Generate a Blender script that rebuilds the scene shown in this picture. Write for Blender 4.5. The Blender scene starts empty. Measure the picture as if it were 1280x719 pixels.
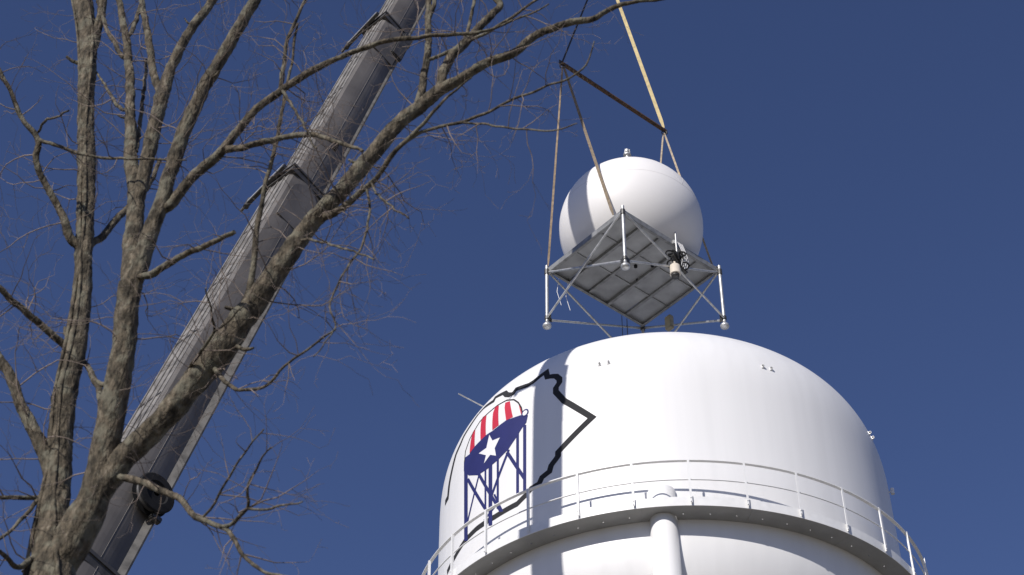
import bpy, bmesh, math, random
import numpy as np
from mathutils import Vector, Matrix, noise
from math import sin, cos, pi, radians as R

# ------------------------------------------------------------------ camera, light, exposure
scene = bpy.context.scene
C = scene.collection
cam_d = bpy.data.cameras.new('camera')
cam_d.sensor_width = 36.0
cam_d.lens = 36.0 * 2168.05 / 1280.0
cam_d.clip_start = 0.1
cam_d.clip_end = 20000
cam = bpy.data.objects.new('camera', cam_d)
C.objects.link(cam)
cam.location = (0, 0, 1.6)
PITCH = 0.74749
cam.rotation_mode = 'XYZ'
cam.rotation_euler = (pi / 2 + PITCH, 0, 0)
cam.matrix_world = Matrix.Translation((0, 0, 1.6)) @ Matrix.Rotation(pi / 2 + PITCH, 4, 'X') @ Matrix.Rotation(-0.00209, 4, 'Z')
scene.camera = cam
cam_d.dof.use_dof = True
cam_d.dof.focus_distance = 42.0
cam_d.dof.aperture_fstop = 5.6

SUN_AZ, SUN_EL = R(31.0), R(34.0)
TRAVEL = Vector((sin(SUN_AZ) * cos(SUN_EL), cos(SUN_AZ) * cos(SUN_EL), -sin(SUN_EL)))
world = bpy.data.worlds.new('World')
scene.world = world
world.use_nodes = True
wn = world.node_tree.nodes
bg = wn['Background']
sky = wn.new('ShaderNodeTexSky')
sky.sky_type = 'NISHITA'
sky.sun_disc = False
sky.sun_elevation = SUN_EL
sky.sun_rotation = SUN_AZ + pi
sky.altitude = 300
sky.air_density = 1.0
sky.dust_density = 0.3
sky.ozone_density = 3.0
tint = wn.new('ShaderNodeVectorMath')      # the camera's colour response: a deeper, slightly violet blue
tint.operation = 'MULTIPLY'
tint.inputs[1].default_value = (1.08, 1.06, 1.40)
world.node_tree.links.new(sky.outputs[0], tint.inputs[0])
world.node_tree.links.new(tint.outputs[0], bg.inputs[0])
bg.inputs[1].default_value = 0.06
sun_d = bpy.data.lights.new('sun', 'SUN')
sun_d.energy = 4.45
sun_d.angle = R(0.5)
sun_d.color = (1.0, 0.96, 0.915)
sun = bpy.data.objects.new('sun', sun_d)
C.objects.link(sun)
sun.location = (-30, -50, 60)
sun.rotation_euler = TRAVEL.to_track_quat('-Z', 'Y').to_euler()
scene.view_settings.view_transform = 'Standard'
scene.view_settings.look = 'None'
scene.view_settings.exposure = 0.0
scene.view_settings.gamma = 1.0

# ------------------------------------------------------------------ helpers
rng = random.Random(7)


def tag(o, label=None, cat=None, group=None, kind=None):
    if label: o['label'] = label
    if cat: o['category'] = cat
    if group: o['group'] = group
    if kind: o['kind'] = kind
    return o


def thing(name, loc, label, cat, group=None):
    o = bpy.data.objects.new(name, None)
    o.empty_display_size = 0.3
    C.objects.link(o)
    o.location = loc
    return tag(o, label, cat, group)


def link(name, me, mat=None, parent=None, loc=None):
    o = bpy.data.objects.new(name, me)
    C.objects.link(o)
    if mat is not None and len(me.materials) == 0:
        me.materials.append(mat)
    if parent is not None:
        o.parent = parent
    if loc is not None:
        o.location = loc
    return o


class MB:
    """collects simple solids into one mesh"""
    def __init__(self):
        self.v, self.f, self.s = [], [], []

    def add(self, vs, fs, smooth=False):
        n = len(self.v)
        self.v += [tuple(v) for v in vs]
        self.f += [tuple(i + n for i in f) for f in fs]
        self.s += [smooth] * len(fs)

    def box(self, c, size, M=None, bevel=0.0):
        sx, sy, sz = [s / 2 for s in size]
        M = M or Matrix.Identity(3)
        c = Vector(c)
        if bevel <= 0:
            vs = [c + M @ Vector((x * sx, y * sy, z * sz)) for x in (-1, 1) for y in (-1, 1) for z in (-1, 1)]
            self.add(vs, [(0, 1, 3, 2), (4, 6, 7, 5), (0, 4, 5, 1), (2, 3, 7, 6), (0, 2, 6, 4), (1, 5, 7, 3)])
            return
        bm = bmesh.new()
        bmesh.ops.create_cube(bm, size=1.0)
        for v in bm.verts:
            v.co = Vector((v.co.x * size[0], v.co.y * size[1], v.co.z * size[2]))
        bmesh.ops.bevel(bm, geom=list(bm.edges), offset=bevel, segments=2, affect='EDGES')
        bm.verts.index_update()
        self.add([c + M @ v.co for v in bm.verts], [[v.index for v in f.verts] for f in bm.faces])
        bm.free()

    def tube(self, pts, rad, n=8, caps=True, smooth=True, wob=None):
        pts = [Vector(p) for p in pts]
        k = len(pts)
        rads = list(rad) if hasattr(rad, '__len__') else [rad] * k
        t0 = (pts[1] - pts[0]).normalized()
        nrm = t0.orthogonal().normalized()
        vs = []
        for i in range(k):
            if i == 0: t = pts[1] - pts[0]
            elif i == k - 1: t = pts[-1] - pts[-2]
            else: t = pts[i + 1] - pts[i - 1]
            t = t.normalized()
            nrm = (nrm - t * nrm.dot(t)).normalized()
            b = t.cross(nrm)
            for j in range(n):
                a = 2 * pi * j / n
                d = nrm * cos(a) + b * sin(a)
                r = rads[i]
                p = pts[i] + d * r
                if wob: p = p + d * wob(p, r, d, t)
                vs.append(p)
        fs = []
        for i in range(k - 1):
            for j in range(n):
                a, b2 = i * n + j, i * n + (j + 1) % n
                fs.append((a, b2, b2 + n, a + n))
        self.add(vs, fs, smooth)
        if caps:
            self.add(vs[:n], [tuple(range(n))[::-1]])
            self.add(vs[-n:], [tuple(range(n))])

    def bar(self, a, b, w, h, up=(0, 0, 1)):
        a, b = Vector(a), Vector(b)
        z = (b - a)
        L = z.length
        z = z / L
        up = Vector(up)
        x = up.cross(z)
        if x.length < 1e-4: x = z.orthogonal()
        x.normalize()
        y = z.cross(x)
        M = Matrix((x, y, z)).transposed()
        self.box((a + b) / 2, (w, h, L), M)

    def lathe(self, prof, n=32, c=(0, 0, 0), M=None, smooth=True, a0=0.0):
        M = M or Matrix.Identity(3)
        c = Vector(c)
        vs = []
        for r, z in prof:
            for j in range(n):
                a = a0 + 2 * pi * j / n
                vs.append(c + M @ Vector((r * cos(a), r * sin(a), z)))
        fs = []
        for i in range(len(prof) - 1):
            for j in range(n):
                p, q = i * n + j, i * n + (j + 1) % n
                fs.append((p, q, q + n, p + n))
        self.add(vs, fs, smooth)

    def prism(self, poly, origin, ex, ey, ez, d0, d1):
        """polygon in (ex,ey), extruded along ez"""
        o = Vector(origin)
        n = len(poly)
        vs = [o + ex * p[0] + ey * p[1] + ez * d0 for p in poly] + [o + ex * p[0] + ey * p[1] + ez * d1 for p in poly]
        fs = [tuple(range(n))[::-1], tuple(range(n, 2 * n))]
        for i in range(n):
            j = (i + 1) % n
            fs.append((i, j, j + n, i + n))
        self.add(vs, fs)

    def mesh(self, name):
        me = bpy.data.meshes.new(name)
        me.from_pydata(self.v, [], self.f)
        me.polygons.foreach_set('use_smooth', self.s)
        me.update()
        bm = bmesh.new(); bm.from_mesh(me)
        bmesh.ops.recalc_face_normals(bm, faces=list(bm.faces))
        bm.to_mesh(me); bm.free()
        return me

    def build(self, name, mat, parent=None, loc=None):
        return link(name, self.mesh(name), mat, parent, loc)


def basis(z, up=(0, 0, 1)):
    z = Vector(z).normalized()
    x = Vector(up).cross(z)
    if x.length < 1e-4: x = z.orthogonal()
    x.normalize()
    return Matrix((x, z.cross(x), z)).transposed()


# ------------------------------------------------------------------ materials
def new_mat(name):
    m = bpy.data.materials.new(name)
    m.use_nodes = True
    nt = m.node_tree
    return m, nt, nt.nodes['Principled BSDF'], nt.nodes, nt.links


def ramp(nodes, links, src, stops):
    r = nodes.new('ShaderNodeValToRGB')
    while len(r.color_ramp.elements) < len(stops):
        r.color_ramp.elements.new(0.5)
    for el, (p, c) in zip(r.color_ramp.elements, stops):
        el.position = p
        el.color = (*c, 1) if len(c) == 3 else c
    links.new(src, r.inputs[0])
    return r.outputs[0]


def painted(name, col, rough=0.4, var=0.06, scale=2.0, metal=0.0, bump=0.0, bscale=40, streak=False, spec=0.5):
    m, nt, b, N, L = new_mat(name)
    tc = N.new('ShaderNodeTexCoord')
    mp = N.new('ShaderNodeMapping')
    L.new(tc.outputs['Object'], mp.inputs[0])
    if streak: mp.inputs['Scale'].default_value = (3.0, 3.0, 0.12)
    nz = N.new('ShaderNodeTexNoise')
    nz.inputs['Scale'].default_value = scale
    nz.inputs['Detail'].default_value = 6
    L.new(mp.outputs[0], nz.inputs[0])
    lo = tuple(max(0, c * (1 - var * 1.6)) for c in col)
    hi = tuple(min(1, c * (1 + var)) for c in col)
    L.new(ramp(N, L, nz.outputs[0], [(0.3, lo), (0.62, hi)]), b.inputs['Base Color'])
    b.inputs['Roughness'].default_value = rough
    b.inputs['Metallic'].default_value = metal
    b.inputs['Specular IOR Level'].default_value = spec
    if bump > 0:
        n2 = N.new('ShaderNodeTexNoise')
        n2.inputs['Scale'].default_value = bscale
        n2.inputs['Detail'].default_value = 4
        L.new(tc.outputs['Object'], n2.inputs[0])
        bp = N.new('ShaderNodeBump')
        bp.inputs['Strength'].default_value = bump
        bp.inputs['Distance'].default_value = 0.02
        L.new(n2.outputs[0], bp.inputs['Height'])
        L.new(bp.outputs[0], b.inputs['Normal'])
    return m


def bark_material():
    m, nt, b, N, L = new_mat('bark')
    tc = N.new('ShaderNodeTexCoord')
    mp = N.new('ShaderNodeMapping')
    mp.inputs['Scale'].default_value = (1, 1, 0.35)
    L.new(tc.outputs['Object'], mp.inputs[0])
    n1 = N.new('ShaderNodeTexNoise')
    n1.inputs['Scale'].default_value = 26
    n1.inputs['Detail'].default_value = 8
    n1.inputs['Roughness'].default_value = 0.68
    L.new(mp.outputs[0], n1.inputs[0])
    base = ramp(N, L, n1.outputs[0], [(0.30, (0.012, 0.010, 0.008)), (0.44, (0.055, 0.047, 0.034)), (0.58, (0.132, 0.108, 0.076)), (0.74, (0.285, 0.245, 0.185))])
    n2 = N.new('ShaderNodeTexNoise')
    n2.inputs['Scale'].default_value = 9
    n2.inputs['Detail'].default_value = 5
    L.new(tc.outputs['Object'], n2.inputs[0])
    mask = ramp(N, L, n2.outputs[0], [(0.50, (0, 0, 0)), (0.60, (1, 1, 1))])
    mx = N.new('ShaderNodeMix'); mx.data_type = 'RGBA'; mx.blend_type = 'MIX'
    mu = N.new('ShaderNodeMath'); mu.operation = 'MULTIPLY'; mu.inputs[1].default_value = 0.5
    L.new(mask, mu.inputs[0])
    L.new(mu.outputs[0], mx.inputs[0])
    L.new(base, mx.inputs[6])
    mx.inputs[7].default_value = (0.205, 0.195, 0.145, 1)
    L.new(mx.outputs[2], b.inputs['Base Color'])
    b.inputs['Roughness'].default_value = 0.92
    b.inputs['Specular IOR Level'].default_value = 0.2
    n3 = N.new('ShaderNodeTexNoise')
    n3.inputs['Scale'].default_value = 45
    n3.inputs['Detail'].default_value = 6
    L.new(mp.outputs[0], n3.inputs[0])
    bp = N.new('ShaderNodeBump')
    bp.inputs['Strength'].default_value = 0.9
    bp.inputs['Distance'].default_value = 0.025
    L.new(n3.outputs[0], bp.inputs['Height'])
    L.new(bp.outputs[0], b.inputs['Normal'])
    return m


WHITE = painted('tank_white_paint', (0.80, 0.79, 0.775), 0.42, 0.018, 1.2, streak=True, bump=0.04, bscale=1.3)
WHITE_STEEL = painted('white_railing_paint', (0.78, 0.775, 0.76), 0.4, 0.03, 6)
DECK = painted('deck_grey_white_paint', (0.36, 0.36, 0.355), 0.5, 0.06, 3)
NAVY = painted('navy_emblem_paint', (0.024, 0.028, 0.125), 0.6, 0.04, 3, spec=0.25)
RED = painted('red_emblem_paint', (0.52, 0.020, 0.048), 0.6, 0.04, 3)
BLACK = painted('charcoal_emblem_paint', (0.034, 0.034, 0.036), 0.75, 0.05, 3, spec=0.12)
EMWHITE = painted('white_emblem_paint', (0.82, 0.81, 0.80), 0.45, 0.01, 3)
DOMEW = painted('radome_white_gelcoat', (0.83, 0.805, 0.78), 0.5, 0.015, 1.0)
DOMESEAM = painted('radome_seam_sealant', (0.70, 0.68, 0.655), 0.55, 0.03, 5)
GALV = painted('galvanised_tube', (0.50, 0.50, 0.49), 0.42, 0.14, 9, metal=0.55, bump=0.05)
GALVD = painted('weathered_galvanised_beam', (0.245, 0.247, 0.245), 0.55, 0.18, 7, metal=0.25)
PLATE = painted('platform_grey_plate', (0.34, 0.345, 0.345), 0.6, 0.13, 2.2, bump=0.08, bscale=3)
PLATE2 = painted('platform_grey_plate_dull', (0.28, 0.284, 0.284), 0.62, 0.15, 2.0, bump=0.08, bscale=3)
DARK = painted('black_rubber', (0.016, 0.016, 0.017), 0.8, 0.2, 10, spec=0.15)
STEELD = painted('dark_steel', (0.07, 0.068, 0.065), 0.45, 0.2, 10, metal=0.4)
TAN = painted('tan_box_paint', (0.32, 0.28, 0.19), 0.5, 0.12, 8)
CREAM = painted('cream_plastic', (0.66, 0.59, 0.49), 0.45, 0.05, 6)
STRAP = painted('tan_webbing', (0.29, 0.215, 0.14), 0.85, 0.22, 9)
STRAPR = painted('light_tan_webbing', (0.42, 0.34, 0.24), 0.85, 0.16, 14)
STRAPD = painted('brown_webbing', (0.215, 0.165, 0.11), 0.85, 0.2, 14)
STRAPY = painted('pale_yellow_webbing', (0.66, 0.53, 0.27), 0.8, 0.12, 9)
WIRE = painted('dark_wire_rope', (0.06, 0.055, 0.05), 0.5, 0.2, 30, metal=0.4)
RUST = painted('rusty_steel_pipe', (0.105, 0.058, 0.032), 0.7, 0.35, 12, bump=0.1)
BOOM = painted('crane_grey_paint', (0.128, 0.116, 0.106), 0.6, 0.18, 1.3, bump=0.03, bscale=2)  # grey lowered to deepen the boom's shaded side
BOOM_LIT = painted('crane_grey_paint_lit', (0.19, 0.178, 0.163), 0.6, 0.3, 4.0, bump=0.03, bscale=3)  # same boom paint, raised to brighten its sunlit back
BOOMD = painted('crane_dark_fitting', (0.055, 0.052, 0.05), 0.55, 0.25, 6)
BOOM_EDGE = painted('crane_lit_edge', (0.115, 0.108, 0.097), 0.6, 0.3, 5.0)  # separate grey for the added edge strip that reads as sunlit
BARK = bark_material()
TWIG = painted('twig_bark', (0.19, 0.148, 0.12), 0.9, 0.35, 8)


def ground_material():
    m, nt, b, N, L = new_mat('winter_grass')
    tc = N.new('ShaderNodeTexCoord')
    n1 = N.new('ShaderNodeTexNoise'); n1.inputs['Scale'].default_value = 0.35; n1.inputs['Detail'].default_value = 9
    L.new(tc.outputs['Object'], n1.inputs[0])
    c = ramp(N, L, n1.outputs[0], [(0.3, (0.11, 0.10, 0.075)), (0.5, (0.165, 0.148, 0.115)), (0.7, (0.23, 0.205, 0.165))])
    L.new(c, b.inputs['Base Color'])
    b.inputs['Roughness'].default_value = 0.95
    return m


# ------------------------------------------------------------------ ground
gm = MB()
gm.add([(-6000, -6000, 0), (6000, -6000, 0), (6000, 6000, 0), (-6000, 6000, 0)], [(0, 1, 2, 3)])
tag(gm.build('ground', ground_material()), kind='structure')

# ------------------------------------------------------------------ water tower
TX, TY, ZD = 3.61157, 34.28922, 22.0429
TR, H1, BB, EE = 5.35, 3.36997, 3.45835, 2.70418
RAIL_R, RAIL_H, POST0 = 5.84736, 1.08802, -0.20088
tower = thing('water_tower', (TX, TY, 0), 'white water tower tank with a painted county outline and striped tower emblem', 'water tower')
prof = [(TR * cos(t) ** (2 / EE), H1 + BB * sin(t) ** (2 / EE)) for t in np.linspace(0, pi / 2, 73)]
prof[-1] = (0.004, H1 + BB)
cyl = [(TR, z) for z in np.linspace(-0.35, H1, 12)][:-1]
bowl = [(TR * cos(t) ** 0.95 if t < pi / 2 - .01 else 0.004, -0.35 - 3.6 * sin(t)) for t in np.linspace(0, pi / 2, 40)][1:][::-1]
mb = MB()
mb.lathe(bowl + cyl + prof, 256, (0, 0, ZD))
shell = mb.build('tank_shell', WHITE, tower)

# arc-length profile used to wrap the painted emblem round the shell
_fine = [(TR, 0.0)] + [(TR * cos(t) ** (2 / EE), H1 + BB * sin(t) ** (2 / EE)) for t in np.linspace(0, pi / 2, 1500)]
_pr = np.array(_fine)
_ds = np.r_[0, np.cumsum(np.hypot(*np.diff(_pr, axis=0).T))]


def wrap(th, t, off):
    if t <= H1:
        r, z, nr, nz = TR, t, 1.0, 0.0
    else:
        r = float(np.interp(t, _ds, _pr[:, 0])); z = float(np.interp(t, _ds, _pr[:, 1]))
        r2 = float(np.interp(t + .02, _ds, _pr[:, 0])); z2 = float(np.interp(t + .02, _ds, _pr[:, 1]))
        l = math.hypot(r2 - r, z2 - z); nr, nz = (z2 - z) / l, -(r2 - r) / l
    r += nr * off; z += nz * off
    return Vector((r * sin(th), -r * cos(th), ZD + z))


def decal(polys, off, name, mat, parent):
    """flat painted shapes (polygons in angle / arc length), cut into a grid and wrapped on the shell"""
    bm = bmesh.new()
    for poly in polys:
        vs = [bm.verts.new((th * TR, t, 0)) for th, t in poly]
        try:
            bm.faces.new(vs)
        except ValueError:
            pass
    bmesh.ops.triangulate(bm, faces=list(bm.faces))
    xs = [v.co.x for v in bm.verts]; ys = [v.co.y for v in bm.verts]
    for ax, lo, hi, st in ((0, min(xs), max(xs), 0.09), (1, min(ys), max(ys), 0.09)):
        p = math.floor(lo / st) * st + st
        while p < hi:
            co = [0, 0, 0]; no = [0, 0, 0]; co[ax] = p; no[ax] = 1
            bmesh.ops.bisect_plane(bm, geom=list(bm.verts) + list(bm.edges) + list(bm.faces), plane_co=co, plane_no=no)
            p += st
    bmesh.ops.remove_doubles(bm, verts=list(bm.verts), dist=1e-4)
    for v in bm.verts:
        v.co = wrap(v.co.x / TR, v.co.y, off)
    c0 = Vector((0, 0, ZD))
    for f in bm.faces:
        f.smooth = True
        f.normal_update()
        m = f.calc_center_median() - c0
        if f.normal.dot(Vector((m.x, m.y, max(0, m.z - H1)))) < 0: f.normal_flip()
    me = bpy.data.meshes.new(name)
    bm.to_mesh(me); bm.free()
    return link(name, me, mat, parent)


def stroke(pts, w):
    """polygons (one quad per segment, mitred) along an open line in angle / arc length"""
    P = [Vector((a * TR, t)) for a, t in pts]
    lft, rgt = [], []
    for i, p in enumerate(P):
        d0 = (P[i] - P[i - 1]).normalized() if i > 0 else (P[1] - P[0]).normalized()
        d1 = (P[i + 1] - P[i]).normalized() if i < len(P) - 1 else d0
        n0, n1 = Vector((-d0.y, d0.x)), Vector((-d1.y, d1.x))
        m = (n0 + n1)
        if m.length < .2: m = n0
        m.normalize()
        k = min(1.9, 1 / max(.35, m.dot(n0)))
        lft.append(p + m * w / 2 * k); rgt.append(p - m * w / 2 * k)
    out = []
    for i in range(len(P) - 1):
        out.append([(q.x / TR, q.y) for q in (lft[i], lft[i + 1], rgt[i + 1], rgt[i])])
    return out


OUTLINE_A = [(-1.029, 4.873), (-0.9782, 4.928), (-0.8997, 4.818), (-0.8983, 4.955), (-0.8807, 4.928), (-0.8222, 4.818), (-0.7985, 4.647), (-0.7729, 4.545), (-0.7519, 4.53), (-0.7411, 4.633), (-0.669, 4.53), (-0.6412, 4.56), (-0.5807, 4.747), (-0.5666, 4.5), (-0.5461, 4.47), (-0.5224, 4.409), (-0.5043, 4.267), (-0.5034, 4.151), (-0.5195, 4.029), (-0.519, 3.898), (-0.4812, 3.559), (-0.4574, 3.428), (-0.3613, 2.881), (-0.5141, 2.216), (-0.5148, 2.112), (-0.5247, 2.049), (-0.5474, 1.927), (-0.5552, 1.784), (-0.5914, 1.705), (-0.6051, 1.567), (-0.6442, 1.532), (-0.6685, 1.433), (-0.7157, 1.308), (-0.8404, 1.31), (-0.9623, 1.356), (-1.0603, 1.327), (-1.1475, 1.211), (-1.2431, 1.109)]
OUTLINE_B = [(-1.029, 4.873), (-1.0756, 4.69), (-1.1313, 4.53), (-1.1472, 4.363), (-1.1884, 4.201), (-1.2127, 3.917), (-1.2507, 3.53), (-1.2643, 3.235), (-1.3125, 3.255)]
DOME_LINE = [(-1.0729, 3.53), (-1.0695, 3.838), (-1.0382, 4.1), (-0.9694, 4.378), (-0.921, 4.425), (-0.8486, 4.455), (-0.7873, 4.409), (-0.7393, 4.267), (-0.7107, 4.082), (-0.6921, 3.878), (-0.6837, 3.662)]
STRIPES = [[(-1.0287, 3.638), (-1.0264, 3.992), (-1.0207, 4.218), (-0.999, 4.283), (-0.9886, 3.686)], [(-0.9432, 3.709), (-0.9569, 4.347), (-0.9509, 4.455), (-0.921, 4.425), (-0.9056, 3.732)], [(-0.862, 3.732), (-0.8696, 4.283), (-0.8621, 4.455), (-0.8362, 4.409), (-0.822, 3.754)], [(-0.7764, 3.754), (-0.7924, 4.185), (-0.7933, 4.347), (-0.7637, 4.299), (-0.7376, 3.732)], [(-0.6917, 3.662), (-0.7084, 4.029), (-0.6991, 3.936), (-0.686, 3.662)]]
BOWL = [(-1.0779, 3.559), (-1.0733, 3.662), (-1.0319, 3.613), (-0.9886, 3.686), (-0.9431, 3.709), (-0.9004, 3.732), (-0.8601, 3.709), (-0.8179, 3.732), (-0.7764, 3.754), (-0.7375, 3.709), (-0.6945, 3.662), (-0.6558, 3.559), (-0.6643, 3.37), (-0.6844, 3.294), (-0.7144, 3.123), (-0.763, 2.897), (-0.8215, 2.785), (-0.8909, 2.74), (-0.9564, 2.778), (-1.0308, 3.018), (-1.0771, 3.301)]
STAR = [(-0.8803, 3.662), (-0.8589, 3.428), (-0.8125, 3.37), (-0.844, 3.169), (-0.8354, 2.934), (-0.873, 3.072), (-0.9143, 2.966), (-0.9009, 3.149), (-0.9527, 3.37), (-0.8988, 3.349)]
RING = [(-0.6711, 3.662)]
BARS = [[(-1.0755, 3.353), (-1.0425, 3.237), (-1.0305, 1.25), (-1.0612, 1.348)], [(-0.9116, 2.899), (-0.8994, 2.86), (-0.8952, 1.207), (-0.9069, 1.241)], [(-0.8842, 2.862), (-0.8599, 2.787), (-0.8569, 1.12), (-0.8807, 1.189)], [(-0.8318, 2.847), (-0.8187, 2.808), (-0.8176, 1.448), (-0.8307, 1.486)], [(-0.7189, 3.233), (-0.7039, 3.193), (-0.7055, 1.535), (-0.7205, 1.573)], [(-0.6817, 3.355), (-0.665, 3.311), (-0.6683, 1.518), (-0.6844, 1.557)], [(-1.053, 2.978), (-0.912, 1.702), (-0.8931, 1.688), (-1.0294, 2.942)], [(-0.9378, 2.988), (-1.039, 1.797), (-1.0284, 1.754), (-0.9287, 2.95)], [(-0.9758, 2.938), (-0.813, 1.344), (-0.7972, 1.343), (-0.9555, 2.917)], [(-0.7655, 2.909), (-0.8767, 1.886), (-0.8641, 1.829), (-0.7542, 2.856)], [(-0.7787, 2.835), (-0.6855, 1.88), (-0.6697, 1.893), (-0.7612, 2.84)], [(-0.9056, 1.387), (-0.8171, 1.596), (-0.825, 1.647), (-0.9143, 1.44)], [(-0.852, 1.924), (-0.8024, 1.325), (-0.7911, 1.317), (-0.8401, 1.913)]]
LUGS = [(-0.3254, 4.394), (-0.282, 4.378), (0.3462, 4.363), (0.3851, 4.363), (0.9055, 4.331), (0.9709, 4.44)]

EMB = decal([BOWL], 0.006, 'painted_tower_emblem', NAVY, tower)
for q in BARS:
    pass
decal(BARS, 0.0045, 'painted_tower_leg', NAVY, EMB)
for q in STRIPES:
    decal([q], 0.005, 'painted_stripe', RED, EMB)
decal([STAR], 0.0085, 'painted_star', EMWHITE, EMB)
decal(stroke(DOME_LINE, 0.035), 0.0065, 'painted_dome_line', BLACK, EMB)
ring = [(RING[0][0] + 0.085 * cos(a) / TR, RING[0][1] + 0.085 * sin(a)) for a in np.linspace(0, 2 * pi, 25)]
decal([ring[:-1]], 0.0095, 'painted_ring_centre', EMWHITE, EMB)
decal(stroke(ring, 0.035), 0.0110, 'painted_ring', NAVY, EMB)
decal(stroke(OUTLINE_A, 0.145), 0.003, 'painted_county_outline', BLACK, tower)
decal(stroke(OUTLINE_B, 0.16), 0.0035, 'painted_county_outline', BLACK, tower)

# four columns carrying the tank, the near one pierces the deck and ends in a capped stub
COLR = 0.285
colmesh = None
for k in range(4):
    a = 0.1036 * -1 + k * pi / 2 - 0.0
    if colmesh is None:
        mb = MB()
        mb.lathe([(0.001, 0.0), (COLR + .2, 0.0), (COLR + .2, 0.05), (COLR, 0.05), (COLR, ZD + 0.67), (COLR - .02, ZD + .692), (0.001, ZD + 0.70)], 48)
        colmesh = mb.mesh('column')
    link('column', colmesh, WHITE, tower, (TR * 1.0 * sin(a) * 0.998, -TR * cos(a) * 0.998, 0))
mb = MB()
mb.lathe([(0.9, 0), (0.9, ZD - 3.9)], 64)
mb.build('riser_pipe', WHITE, tower)

# balcony: sixteen deck plates with drain holes, a kick plate and the railing
NP = 16
def deck_plate():
    na, nr = 64, 14
    r0, r1 = TR + 0.004, RAIL_R - 0.012
    w = 2 * pi / NP - 0.0007
    bm = bmesh.new()
    top, bot = {}, {}
    for i in range(na + 1):
        for j in range(nr + 1):
            a = -w / 2 + w * i / na; r = r0 + (r1 - r0) * j / nr
            top[i, j] = bm.verts.new((r * sin(a), -r * cos(a), 0.0))
            bot[i, j] = bm.verts.new((r * sin(a), -r * cos(a), -0.032))
    holes = {(i, 5) for i in (8, 24, 40, 56)}
    cells = [(i, j) for i in range(na) for j in range(nr) if (i, j) not in holes]
    cs = set(cells)
    for i, j in cells:
        bm.faces.new((top[i, j], top[i + 1, j], top[i + 1, j + 1], top[i, j + 1]))
        bm.faces.new((bot[i, j], bot[i, j + 1], bot[i + 1, j + 1], bot[i + 1, j]))
        for (di, dj), (p, q) in {(-1, 0): ((i, j), (i, j + 1)), (1, 0): ((i + 1, j), (i + 1, j + 1)), (0, -1): ((i, j), (i + 1, j)), (0, 1): ((i, j + 1), (i + 1, j + 1))}.items():
            if (i + di, j + dj) not in cs:
                bm.faces.new((top[p], top[q], bot[q], bot[p]))
    bmesh.ops.recalc_face_normals(bm, faces=list(bm.faces))
    me = bpy.data.meshes.new('deck_plate'); bm.to_mesh(me); bm.free()
    return me
dpm = deck_plate()
for k in range(NP):
    o = link('deck_plate', dpm, DECK, tower, (0, 0, ZD))
    o.rotation_euler = (0, 0, POST0 + 2 * pi * (k + .55) / NP)
mb = MB()
mb.lathe([(RAIL_R - .012, -.036), (RAIL_R, -.036), (RAIL_R, .18), (RAIL_R - .012, .18), (RAIL_R - .012, -.036)], 192, (0, 0, ZD), smooth=False)
mb.build('kick_plate', WHITE_STEEL, tower)
def ring_pts(r, z, n=193):
    return [(r * sin(2 * pi * i / (n - 1)), -r * cos(2 * pi * i / (n - 1)), z) for i in range(n)]
mb = MB(); mb.lathe([(RAIL_R - .045, 0), (RAIL_R + .026, 0), (RAIL_R + .026, .020), (RAIL_R + .016, .020), (RAIL_R + .016, .010), (RAIL_R - .045, .010), (RAIL_R - .045, 0)], 192, (0, 0, ZD + RAIL_H - .01), smooth=False); mb.build('top_rail', WHITE_STEEL, tower)
mb = MB(); mb.tube(ring_pts(RAIL_R + .006, ZD + 0.60), 0.015, 8, caps=False); mb.build('middle_rail', WHITE_STEEL, tower)
mb = MB()
mb.box((0.0, -0.004, RAIL_H / 2 + .0), (0.046, 0.007, RAIL_H - .01))
mb.box((0.0195, 0.0215, RAIL_H / 2 + .0), (0.007, 0.044, RAIL_H - .01))
for z in (0.03, 0.12):
    mb.lathe([(.001, .012), (.012, .012), (.012, 0)], 8, (-.006, -.0075, z), Matrix.Rotation(pi / 2, 3, 'X'))
pm = mb.mesh('railing_post')
for k in range(32):
    a = POST0 + k * 2 * pi / 32
    o = link('railing_post', pm, WHITE_STEEL, tower, ((RAIL_R + .046) * sin(a), -(RAIL_R + .046) * cos(a), ZD))
    o.rotation_euler = (0, 0, a)

# rigging lugs round the shoulder, in pairs
mb = MB()
for s in (-1,):
    lug = [(-.042, 0), (.042, 0), (.034, .055), (.018, .072), (-.018, .072), (-.034, .055)]
    mb.prism(lug, (0, 0, 0), Vector((0, 0, 1)), Vector((0, -1, 0)), Vector((1, 0, 0)), -.012, .012)
mb.box((0, -.006, 0), (.07, .012, .10))
lugm = mb.mesh('rigging_lug')
mb = MB(); mb.lathe([(.001, .016), (.024, .016), (.024, -.016), (.001, -.016)], 12, (0, -.042, 0), Matrix.Rotation(pi / 2, 3, 'Y')); eyem = mb.mesh('lug_eye')
pairs = LUGS
gap = [(LUGS[0][0] + LUGS[1][0]) / 2, (LUGS[2][0] + LUGS[3][0]) / 2]
step = gap[1] - gap[0]
tl = sum(q[1] for q in LUGS[:4]) / 4
half = abs(LUGS[2][0] - LUGS[3][0]) / 2
nl = max(8, round(2 * pi / step)); step = 2 * pi / nl
for k in range(nl - 1):
    for s in (-1, 1):
        a = gap[0] + k * step + s * half
        p = wrap(a, tl, 0.0)
        o = link('rigging_lug', lugm, WHITE_STEEL, tower, p)
        o.rotation_euler = (-0.35, 0, a)
        e = link('lug_eye', eyem, DARK, o)
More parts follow.
